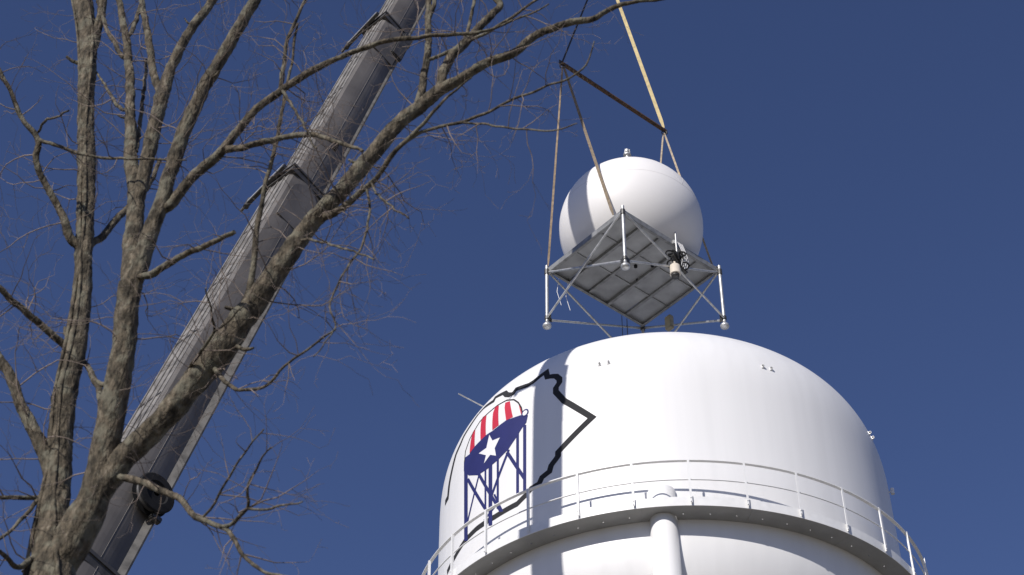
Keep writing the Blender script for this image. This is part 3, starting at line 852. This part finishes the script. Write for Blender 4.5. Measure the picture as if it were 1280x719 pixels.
# ------------------------------------------------------------------ bare tree
TREE = {
    'A': (None, [(-2.408, 7.8, 6.404, 0.1575), (-2.443, 7.827, 6.615, 0.1435), (-2.468, 7.847, 6.783, 0.1327), (-2.504, 7.873, 7.001, 0.1176), (-2.546, 7.9, 7.232, 0.0932), (-2.578, 7.933, 7.533, 0.075), (-2.658, 7.993, 8.107, 0.0783), (-2.674, 8.034, 8.518, 0.0733), (-2.706, 8.067, 8.877, 0.0676), (-2.755, 8.1, 9.253, 0.0617), (-2.816, 8.133, 9.647, 0.0607), (-2.895, 8.173, 10.146, 0.0653), (-3.061, 8.24, 11.045, 0.0604), (-3.184, 8.293, 11.834, 0.0752), (-3.32, 8.326, 12.362, 0.0805), (-3.437, 8.353, 12.805, 0.0697), (-3.574, 8.386, 13.388, 0.0588), (-3.837, 8.44, 14.391, 0.0412), (-4.138, 8.5, 15.637, 0.0218)]),
    'A2': ('A', [(-3.127, 8.277, 11.581, 0.0415), (-3.117, 8.259, 11.792, 0.0389), (-3.113, 8.234, 12.096, 0.0334), (-3.147, 8.203, 12.502, 0.031), (-3.187, 8.155, 13.169, 0.0224), (-3.285, 8.1, 13.991, 0.0133)]),
    'B': ('A', [(-2.452, 7.852, 6.832, 0.1117), (-2.376, 7.814, 6.981, 0.1083), (-2.309, 7.775, 7.143, 0.0961), (-2.276, 7.726, 7.377, 0.0863), (-2.262, 7.663, 7.693, 0.0833), (-2.246, 7.61, 7.971, 0.0777), (-2.244, 7.572, 8.18, 0.074), (-2.251, 7.533, 8.395, 0.0725), (-2.255, 7.5, 8.587, 0.0709)]),
    'B1': ('B', [(-2.253, 7.51, 8.532, 0.0613), (-2.304, 7.564, 8.879, 0.0581), (-2.349, 7.625, 9.283, 0.0574), (-2.406, 7.673, 9.622, 0.0537), (-2.482, 7.71, 9.886, 0.0495), (-2.543, 7.759, 10.251, 0.04), (-2.646, 7.831, 10.827, 0.0333), (-2.755, 7.892, 11.338, 0.0286), (-2.899, 7.953, 11.879, 0.0237), (-3.019, 8.002, 12.334, 0.0194), (-3.276, 8.1, 13.309, 0.0128)]),
    'B1b': ('B1', [(-2.365, 7.635, 9.35, 0.0401), (-2.349, 7.632, 9.593, 0.0458), (-2.348, 7.629, 9.874, 0.0492), (-2.343, 7.626, 10.141, 0.0499), (-2.335, 7.623, 10.401, 0.0507), (-2.317, 7.62, 10.628, 0.0406), (-2.281, 7.617, 10.895, 0.0357), (-2.196, 7.614, 11.195, 0.0335), (-2.103, 7.611, 11.452, 0.0317), (-2.015, 7.607, 11.801, 0.0289), (-1.919, 7.6, 12.582, 0.018)]),
    'B1c': ('B1b', [(-2.332, 7.622, 10.417, 0.0321), (-2.411, 7.647, 10.61, 0.0298), (-2.498, 7.688, 10.955, 0.0277), (-2.588, 7.728, 11.314, 0.0255), (-2.668, 7.763, 11.632, 0.0231), (-2.768, 7.809, 12.074, 0.019), (-2.933, 7.9, 13.019, 0.0125)]),
    'B2': ('B', [(-2.241, 7.507, 8.548, 0.0472), (-2.223, 7.487, 8.672, 0.057), (-2.199, 7.462, 8.833, 0.0551), (-2.162, 7.429, 9.051, 0.0509), (-2.132, 7.404, 9.213, 0.0489), (-2.107, 7.372, 9.435, 0.047), (-2.047, 7.321, 9.799, 0.0479), (-1.971, 7.278, 10.096, 0.0451), (-1.886, 7.243, 10.339, 0.0426), (-1.804, 7.209, 10.583, 0.041), (-1.712, 7.17, 10.864, 0.0384), (-1.637, 7.137, 11.125, 0.0356), (-1.541, 7.069, 11.719, 0.025), (-1.513, 7.0, 12.405, 0.0144)]),
    'B2r': ('B2', [(-2.122, 7.416, 9.128, 0.0341), (-2.071, 7.402, 9.162, 0.0341), (-2.017, 7.378, 9.263, 0.0343), (-1.907, 7.338, 9.412, 0.0335), (-1.829, 7.314, 9.488, 0.0322), (-1.753, 7.287, 9.59, 0.0298), (-1.688, 7.259, 9.714, 0.0275), (-1.606, 7.23, 9.831, 0.0261), (-1.448, 7.185, 9.963, 0.0253), (-1.282, 7.141, 10.088, 0.0234), (-1.156, 7.111, 10.146, 0.0203), (-1.03, 7.081, 10.197, 0.0183), (-0.863, 7.043, 10.245, 0.0173), (-0.693, 7.006, 10.255, 0.0163), (-0.539, 6.973, 10.238, 0.0152), (-0.299, 6.922, 10.198, 0.0126), (-0.147, 6.889, 10.188, 0.01), (0.054, 6.842, 10.256, 0.007), (0.231, 6.8, 10.339, 0.0045)]),
    'B2s': ('B2r', [(-1.768, 7.298, 9.535, 0.0248), (-1.672, 7.239, 9.486, 0.0226), (-1.561, 7.169, 9.445, 0.0215), (-1.382, 7.053, 9.374, 0.0193), (-1.2, 6.936, 9.273, 0.0171), (-1.021, 6.818, 9.073, 0.0139), (-0.849, 6.7, 8.876, 0.01)]),
    'stub': ('B', [(-2.246, 7.5, 8.62, 0.019), (-2.13, 7.421, 8.591, 0.0235), (-2.023, 7.34, 8.585, 0.022), (-1.886, 7.235, 8.574, 0.0199), (-1.729, 7.118, 8.55, 0.0174), (-1.589, 7.013, 8.523, 0.0154), (-1.574, 7.0, 8.523, 0.0136)]),
    'C': ('A', [(-2.463, 7.85, 6.8, 0.1029), (-2.418, 7.822, 6.914, 0.0949), (-2.374, 7.79, 7.048, 0.0912), (-2.311, 7.759, 7.174, 0.0831), (-2.227, 7.721, 7.319, 0.0771), (-2.132, 7.683, 7.466, 0.0754), (-2.04, 7.652, 7.57, 0.0714), (-1.943, 7.62, 7.681, 0.0717), (-1.812, 7.571, 7.867, 0.0792), (-1.719, 7.537, 8.003, 0.0889), (-1.642, 7.507, 8.123, 0.0848), (-1.591, 7.485, 8.225, 0.0807), (-1.467, 7.437, 8.431, 0.0722), (-1.364, 7.395, 8.628, 0.0659), (-1.224, 7.341, 8.879, 0.0596), (-1.104, 7.303, 9.044, 0.0553), (-0.969, 7.26, 9.235, 0.0533), (-0.863, 7.227, 9.384, 0.0537), (-0.752, 7.19, 9.561, 0.0503), (-0.657, 7.163, 9.678, 0.0481), (-0.531, 7.132, 9.792, 0.0448), (-0.448, 7.111, 9.88, 0.0415), (-0.333, 7.086, 9.943, 0.0351), (-0.163, 7.049, 10.053, 0.0302), (0.003, 7.015, 10.113, 0.0282), (0.105, 6.991, 10.21, 0.0263), (0.186, 6.973, 10.267, 0.0254), (0.283, 6.953, 10.299, 0.0254), (0.38, 6.935, 10.323, 0.0234), (0.49, 6.913, 10.317, 0.0213), (0.557, 6.9, 10.344, 0.0193), (0.686, 6.873, 10.415, 0.0163), (0.797, 6.852, 10.428, 0.0132), (0.932, 6.826, 10.419, 0.0101), (1.068, 6.8, 10.425, 0.0061)]),
    'C2': ('C', [(-0.457, 7.113, 9.868, 0.03), (-0.428, 7.123, 10.08, 0.0355), (-0.376, 7.131, 10.232, 0.0333), (-0.291, 7.141, 10.38, 0.031), (-0.19, 7.153, 10.583, 0.0272), (-0.076, 7.164, 10.774, 0.0244), (-0.113, 7.17, 10.893, 0.0214), (-0.147, 7.18, 11.134, 0.019), (-0.106, 7.2, 11.616, 0.0139)]),
    'C3': ('C', [(-0.604, 7.151, 9.731, 0.0248), (-0.57, 7.163, 9.88, 0.0276), (-0.559, 7.181, 10.133, 0.0255), (-0.54, 7.196, 10.351, 0.0249), (-0.55, 7.215, 10.637, 0.0237), (-0.55, 7.234, 10.943, 0.0226), (-0.546, 7.258, 11.329, 0.0193), (-0.598, 7.3, 12.046, 0.0115)]),
    'C3b': ('C3', [(-0.538, 7.19, 10.263, 0.0129), (-0.486, 7.179, 10.273, 0.0134), (-0.373, 7.153, 10.322, 0.0129), (-0.219, 7.117, 10.399, 0.0124), (-0.1, 7.089, 10.47, 0.0114), (0.056, 7.051, 10.579, 0.0099), (0.266, 7.0, 10.739, 0.0073)]),
    'C3c': ('C3', [(-0.547, 7.219, 10.709, 0.0159), (-0.523, 7.194, 10.805, 0.016), (-0.514, 7.171, 10.904, 0.015), (-0.472, 7.1, 11.205, 0.0108)]),
    'C2b': ('C2', [(-0.287, 7.142, 10.406, 0.0124), (-0.273, 7.227, 10.761, 0.0128), (-0.245, 7.286, 11.009, 0.0119), (-0.22, 7.4, 11.517, 0.0079)]),
    'Cr': ('C', [(-1.157, 7.322, 8.961, 0.0239), (-1.086, 7.288, 8.947, 0.0238), (-0.984, 7.231, 8.97, 0.0219), (-0.888, 7.166, 9.032, 0.019), (-0.806, 7.11, 9.084, 0.0171), (-0.726, 7.044, 9.166, 0.0162), (-0.631, 6.972, 9.248, 0.0143), (-0.535, 6.905, 9.315, 0.0124), (-0.426, 6.821, 9.413, 0.0095), (-0.33, 6.758, 9.469, 0.0076), (-0.235, 6.7, 9.503, 0.0052)]),
    'Crb': ('Cr', [(-0.655, 6.987, 9.229, 0.0114), (-0.593, 6.959, 9.268, 0.0119), (-0.507, 6.924, 9.294, 0.0114), (-0.315, 6.854, 9.285, 0.0104), (-0.172, 6.8, 9.295, 0.0094), (-0.012, 6.735, 9.341, 0.0085), (0.096, 6.693, 9.356, 0.008), (0.199, 6.652, 9.379, 0.0075), (0.297, 6.615, 9.372, 0.007), (0.386, 6.577, 9.406, 0.0061), (0.453, 6.538, 9.49, 0.0052), (0.492, 6.5, 9.597, 0.0038)]),
    'Crc': ('Crb', [(-0.315, 6.854, 9.285, 0.0071), (-0.185, 6.772, 9.18, 0.007), (0.002, 6.651, 9.009, 0.0064), (0.212, 6.509, 8.823, 0.0054), (0.364, 6.4, 8.761, 0.0035)]),
    'Ch': ('Cr', [(-0.863, 7.155, 9.034, 0.0086), (-0.823, 7.091, 8.794, 0.0084), (-0.831, 7.035, 8.588, 0.0078), (-0.849, 6.966, 8.343, 0.0072), (-0.901, 6.906, 8.163, 0.0066), (-0.935, 6.842, 7.96, 0.006), (-0.958, 6.776, 7.748, 0.0055), (-0.911, 6.716, 7.56, 0.0046), (-0.961, 6.642, 7.354, 0.0036), (-0.993, 6.6, 7.243, 0.0028)]),
    'Chb': ('Cr', [(-0.84, 7.132, 9.066, 0.0076), (-0.748, 6.914, 8.712, 0.0073), (-0.664, 6.745, 8.468, 0.0062), (-0.547, 6.5, 8.127, 0.0047)]),
    'Ci': ('C', [(-1.272, 7.357, 8.809, 0.0095), (-1.123, 7.167, 8.615, 0.0083), (-0.971, 6.961, 8.363, 0.0076), (-0.837, 6.771, 8.136, 0.0061), (-0.725, 6.6, 7.924, 0.0042)]),
    'Cj': ('C', [(-1.725, 7.537, 8.015, 0.0182), (-1.577, 7.42, 7.753, 0.0133), (-1.471, 7.352, 7.657, 0.0105), (-1.348, 7.272, 7.607, 0.0096), (-1.287, 7.219, 7.619, 0.0087), (-1.227, 7.153, 7.654, 0.0078), (-1.116, 7.058, 7.669, 0.0069), (-1.016, 6.971, 7.684, 0.006), (-0.934, 6.9, 7.695, 0.0042)]),
    'Ck': ('C', [(-1.604, 7.503, 8.119, 0.0137), (-1.513, 7.438, 8.02, 0.0118), (-1.461, 7.4, 7.993, 0.0072)]),
    'Cl': ('C', [(-1.856, 7.568, 7.935, 0.01), (-1.808, 7.469, 7.946, 0.0108), (-1.739, 7.359, 7.947, 0.0103), (-1.653, 7.208, 7.951, 0.0089), (-1.651, 7.108, 7.968, 0.007), (-1.656, 7.001, 7.984, 0.0057), (-1.662, 6.9, 7.998, 0.0043)]),
    'Cn': ('Cl', [(-1.653, 7.208, 7.951, 0.0071), (-1.584, 7.098, 7.895, 0.007), (-1.508, 6.955, 7.837, 0.006), (-1.423, 6.8, 7.766, 0.0051)]),
    'Cm': ('C', [(-1.577, 7.466, 8.332, 0.0232), (-1.534, 7.434, 8.492, 0.021), (-1.523, 7.393, 8.712, 0.0199), (-1.522, 7.354, 8.94, 0.0172), (-1.502, 7.313, 9.173, 0.0155), (-1.471, 7.272, 9.412, 0.0137), (-1.44, 7.211, 9.787, 0.012), (-1.412, 7.16, 10.112, 0.0092), (-1.39, 7.1, 10.521, 0.0068)]),
    'E': ('C', [(-2.208, 7.713, 7.346, 0.0221), (-2.074, 7.646, 7.263, 0.0218), (-1.979, 7.598, 7.2, 0.0216), (-1.889, 7.55, 7.128, 0.0206), (-1.773, 7.487, 7.029, 0.0191), (-1.668, 7.417, 6.876, 0.0175), (-1.599, 7.376, 6.801, 0.0161), (-1.468, 7.301, 6.704, 0.0142), (-1.403, 7.255, 6.609, 0.0129), (-1.339, 7.198, 6.478, 0.0111), (-1.252, 7.135, 6.357, 0.0098), (-1.162, 7.079, 6.282, 0.0077), (-1.032, 7.0, 6.207, 0.0053)]),
    'Eb': ('E', [(-1.516, 7.331, 6.74, 0.0123), (-1.447, 7.275, 6.695, 0.0122), (-1.382, 7.205, 6.695, 0.0113), (-1.327, 7.137, 6.705, 0.01), (-1.327, 7.072, 6.737, 0.0088), (-1.302, 6.989, 6.775, 0.0072), (-1.255, 6.892, 6.81, 0.0056), (-1.192, 6.8, 6.829, 0.0039)]),
    'Ec': ('Eb', [(-1.327, 7.137, 6.705, 0.008), (-1.199, 6.979, 6.587, 0.0071), (-1.116, 6.866, 6.53, 0.0058), (-0.993, 6.7, 6.429, 0.0038)]),
    'Ed': ('E', [(-1.614, 7.384, 6.812, 0.0083), (-1.532, 7.291, 6.846, 0.0074), (-1.432, 7.134, 6.933, 0.0065), (-1.342, 7.01, 6.991, 0.0053), (-1.253, 6.9, 7.033, 0.004)]),
    'L1': ('A', [(-2.785, 8.114, 9.423, 0.0416), (-2.82, 8.086, 9.476, 0.0364), (-2.879, 8.053, 9.517, 0.0312), (-2.944, 7.984, 9.669, 0.0262), (-3.033, 7.916, 9.802, 0.0241), (-3.107, 7.856, 9.928, 0.0221), (-3.148, 7.814, 10.023, 0.0222), (-3.144, 7.765, 10.141, 0.0212), (-3.242, 7.702, 10.254, 0.0181), (-3.326, 7.633, 10.408, 0.016), (-3.41, 7.567, 10.552, 0.0145), (-3.509, 7.5, 10.688, 0.0108)]),
    'L1b': ('L1', [(-3.14, 7.765, 10.149, 0.0138), (-2.969, 7.7, 10.007, 0.0131), (-2.792, 7.63, 9.869, 0.0119), (-2.621, 7.562, 9.75, 0.0102), (-2.267, 7.414, 9.574, 0.008), (-2.004, 7.3, 9.444, 0.0049)]),
    'L1c': ('L1b', [(-3.153, 7.765, 10.22, 0.0096), (-3.035, 7.551, 10.099, 0.0094), (-2.919, 7.402, 9.961, 0.0082), (-2.775, 7.2, 9.793, 0.006)]),
    'R1': ('A', [(-2.787, 8.12, 9.487, 0.0313), (-2.77, 8.163, 9.558, 0.0289), (-2.733, 8.276, 9.765, 0.0268), (-2.704, 8.438, 10.103, 0.0254), (-2.656, 8.61, 10.461, 0.0228), (-2.632, 8.727, 10.723, 0.0198), (-2.642, 8.9, 11.164, 0.0132)]),
    'L2': ('A', [(-2.714, 8.037, 8.547, 0.0294), (-2.759, 7.999, 8.565, 0.0264), (-2.803, 7.961, 8.584, 0.0244), (-2.907, 7.87, 8.634, 0.0224), (-3.009, 7.779, 8.684, 0.0214), (-3.098, 7.695, 8.738, 0.0203), (-3.207, 7.6, 8.782, 0.0169)]),
    'L3': ('A', [(-2.598, 7.926, 7.471, 0.0497), (-2.663, 7.907, 7.627, 0.0456), (-2.752, 7.887, 7.785, 0.0415), (-2.852, 7.866, 7.945, 0.0372), (-2.941, 7.844, 8.138, 0.0329), (-3.035, 7.826, 8.278, 0.0308), (-3.189, 7.8, 8.476, 0.024)]),
    'L4': ('A', [(-2.598, 7.91, 7.337, 0.0179), (-2.644, 7.876, 7.313, 0.0151), (-2.74, 7.805, 7.262, 0.0132), (-2.809, 7.753, 7.224, 0.0118), (-2.88, 7.7, 7.197, 0.0087)]),
    'L5': ('A', [(-2.631, 7.92, 7.411, 0.0158), (-2.637, 7.823, 7.231, 0.0132), (-2.66, 7.679, 6.987, 0.0107), (-2.691, 7.573, 6.826, 0.0092), (-2.717, 7.5, 6.726, 0.0066)]),
    'L6': ('A', [(-2.553, 7.865, 6.944, 0.0217), (-2.576, 7.748, 6.803, 0.0187), (-2.607, 7.646, 6.705, 0.0151), (-2.65, 7.502, 6.697, 0.0124), (-2.685, 7.4, 6.677, 0.0082)]),
    'B3': ('B', [(-2.277, 7.682, 7.594, 0.0224), (-2.435, 7.914, 8.103, 0.0217), (-2.576, 8.052, 8.406, 0.0194), (-2.722, 8.165, 8.631, 0.0149), (-2.863, 8.3, 8.95, 0.0102)]),
    'B1d': ('B1', [(-2.688, 7.861, 11.079, 0.018), (-2.771, 7.917, 11.191, 0.0182), (-2.915, 8.043, 11.543, 0.0175), (-3.032, 8.143, 11.836, 0.0167), (-3.192, 8.3, 12.328, 0.0136)]),
    'B1e': ('B1', [(-2.752, 7.898, 11.39, 0.0172), (-2.748, 7.942, 11.509, 0.0185), (-2.765, 8.04, 11.8, 0.0178), (-2.799, 8.145, 12.126, 0.0157), (-2.865, 8.3, 12.629, 0.0125)]),
    'B1f': ('B1', [(-2.591, 7.78, 10.436, 0.014), (-2.684, 7.873, 10.592, 0.0143), (-2.773, 7.97, 10.777, 0.0134), (-2.934, 8.156, 11.167, 0.0104), (-3.066, 8.3, 11.471, 0.0071)]),
    'B1g': ('B1', [(-2.459, 7.72, 9.973, 0.0157), (-2.543, 7.922, 10.514, 0.0153), (-2.629, 8.124, 11.084, 0.0143), (-2.714, 8.3, 11.608, 0.0119)]),
    'B2v': ('B2r', [(-1.462, 7.19, 9.952, 0.0152), (-1.451, 7.142, 10.169, 0.0143), (-1.438, 7.101, 10.359, 0.0124), (-1.375, 7.05, 10.582, 0.0104), (-1.32, 7.0, 10.812, 0.0079)]),
    'B2w': ('B2r', [(-1.448, 7.185, 9.963, 0.0121), (-1.31, 7.0, 9.546, 0.0097), (-1.216, 6.864, 9.25, 0.0076), (-1.114, 6.7, 8.897, 0.005)]),
}

tree = thing('bare_tree', (-2.45, 7.75, 0), 'leafless many stemmed tree with mottled grey bark at the left', 'tree')
TO = Vector((-2.45, 7.75, 0))


def catmull(P, seglen):
    out = []
    n = len(P)
    for i in range(n - 1):
        p0, p1, p2, p3 = P[max(0, i - 1)], P[i], P[i + 1], P[min(n - 1, i + 2)]
        L = (Vector(p2[:3]) - Vector(p1[:3])).length
        k = max(1, int(L / max(seglen(p1[3]), .004)))
        for j in range(k):
            u = j / k
            q = [0.5 * ((2 * b) + (-a + c) * u + (2 * a - 5 * b + 4 * c - d) * u * u + (-a + 3 * b - 3 * c + d) * u ** 3) for a, b, c, d in zip(p0, p1, p2, p3)]
            q[3] = p1[3] * (1 - u) + p2[3] * u
            out.append(q)
    out.append(list(P[-1]))
    return out


def bark_wob(p, r, d, t):
    q = p * 14.0
    k = noise.noise(Vector((q.x, q.y, q.z * .45)))
    k2 = noise.noise(Vector((p.x * 46, p.y * 46, p.z * 15)))
    k3 = noise.noise(Vector((p.x * 90, p.y * 90, p.z * 50)))
    return r * (.12 * k + .10 * k2) + min(r, .04) * .13 * k3


trunk = None
paths = {}
twig = MB()
wr = random.Random(21)
for key, (par, pts) in TREE.items():
    P = [(x, y, z, r * .94) for x, y, z, r in pts]
    if key == 'A':
        P = [(-2.45, 7.72, -0.15, .36), (-2.45, 7.7, .5, .27), (-2.46, 7.7, 2.2, .235), (-2.44, 7.7, 4.6, .21), (-2.46, 7.7, 5.9, .19)] + P
    pts_s = catmull(P, lambda r: max(.016, min(.05, r * .45)) if r > .012 else .03)
    # crooked growth on the thin ones
    fine = []
    for i, q in enumerate(pts_s):
        am = max(0, .012 - q[3] * .12)
        v = Vector(q[:3])
        nz = noise.noise_vector(v * 9.0)
        u_ = min(1, i / 6)
        fine.append((v + nz * am * u_, q[3]))
    rmax = max(q[1] for q in fine[3:]) if len(fine) > 4 else .01
    n = 34 if rmax > .06 else (20 if rmax > .03 else (12 if rmax > .014 else 7))
    m_ = MB()
    m_.tube([v - TO for v, r in fine], [r for v, r in fine], n, True, True, (lambda p, r, d, t: bark_wob(p, r, d, t)) if rmax > .009 else None)
    nm = 'trunk' if key == 'A' else ('limb' if rmax > .03 else 'branch')
    o = m_.build(nm, BARK, trunk if trunk is not None else tree)
    if trunk is None: trunk = o
    paths[key] = fine

# a few broken stubs on the big stems
for key, fr in (('A', .62), ('A', .78), ('B', .55), ('B1', .3), ('B2', .35), ('C', .22), ('C', .42), ('C', .6), ('B1b', .5)):
    f = paths[key]
    v, r = f[int(len(f) * fr)]
    d = Vector((wr.choice((-1, 1)) * wr.uniform(.6, 1), wr.uniform(-.6, .2), wr.uniform(-.1, .6))).normalized()
    L = r * wr.uniform(.9, 1.6)
    m_ = MB()
    m_.tube([v - TO + d * r * .6, v - TO + d * (r + L * .5), v - TO + d * (r + L) + Vector((0, 0, .3 * L))], [r * .26, r * .2, r * .15], 9)
    m_.build('broken_stub', BARK, trunk)
# two woody vines clinging to the leftmost stem
for ph in (0.4, 3.0):
    f = paths['A'][40::6]
    m_ = MB()
    m_.tube([v - TO + Vector((cos(ph + i * .05 + .8 * noise.noise(Vector((i * .11, ph, 0)))) * r * 1.06, -abs(sin(ph + i * .05)) * r * 1.06, 0)) for i, (v, r) in enumerate(f)], [.011 + .004 * noise.noise(Vector((i * .3, ph, 2))) for i in range(len(f))], 7)
    m_.build('clinging_vine', BARK, trunk)

# fine twigs: too many to count, one part
def grow(m_, p, d, L, r, depth):
    n = max(3, int(L / .07))
    pts, rs = [p], [r]
    dirs = []
    v = p.copy()
    dd = d.normalized()
    for i in range(n):
        dd = (dd + Vector((wr.gauss(0, .24), wr.gauss(0, .24), wr.gauss(.035, .24)))).normalized()
        v = v + dd * (L / n)
        pts.append(v.copy()); rs.append(max(.0009, r * (1 - .8 * (i + 1) / n)))
        dirs.append(dd.copy())
    m_.tube([q - TO for q in pts], rs, 4 if r > .003 else 3, False, True)
    if depth > 0:
        for i in range(1, n):
            if wr.random() < .62:
                side = dirs[i].cross(Vector((wr.gauss(0, 1), wr.gauss(0, 1), wr.gauss(0, 1)))).normalized()
                grow(m_, pts[i + 1], dirs[i] * .65 + side * .8, L * wr.uniform(.22, .5), rs[i + 1] * .72, depth - 1)

DENS = {'A': 26, 'A2': 8, 'B': 12, 'B1': 16, 'B1b': 12, 'B1c': 8, 'B2': 20, 'B2r': 22, 'B2s': 9, 'C': 40, 'C2': 9, 'C3': 8, 'C3b': 6,
        'Cr': 13, 'Crb': 8, 'Crc': 4, 'Ch': 16, 'Chb': 6, 'Ci': 5, 'Cj': 11, 'Cl': 6, 'Cm': 12, 'E': 11, 'Eb': 7, 'Ed': 5, 'L1': 14, 'L1b': 8,
        'R1': 8, 'L2': 10, 'L3': 8, 'L4': 6, 'L5': 6, 'L6': 6, 'B3': 5, 'B1f': 5, 'B1g': 5, 'B2v': 7, 'B2w': 6, 'stub': 4}
for key, cnt in DENS.items():
    f = paths[key]
    for q in range(int(cnt * 1.3)):
        i = min(len(f) - 2, int(len(f) * wr.uniform(.12, .72 if key in ('C', 'Crb', 'Crc', 'Cr') else 1.0)))
        v, r = f[i]
        if v.z < 5.5: continue
        t = (f[i + 1][0] - v).normalized()
        side = t.cross(Vector((wr.gauss(0, 1), wr.gauss(0, 1), wr.gauss(0, 1)))).normalized()
        big = r > .02
        d = t * wr.uniform(.2, .8) + side
        if key in ('Ch', 'Chb', 'Ci', 'Cj'): d = d + Vector((0, 0, -.35))
        r0 = min(r * .6, wr.uniform(.0024, .0048))
        grow(twig, v + side * r * .6, d, wr.uniform(.35, .95) if big else wr.uniform(.18, .55), r0, 2)
tw = twig.build('twig', TWIG, trunk)
tag(tw, kind='stuff')
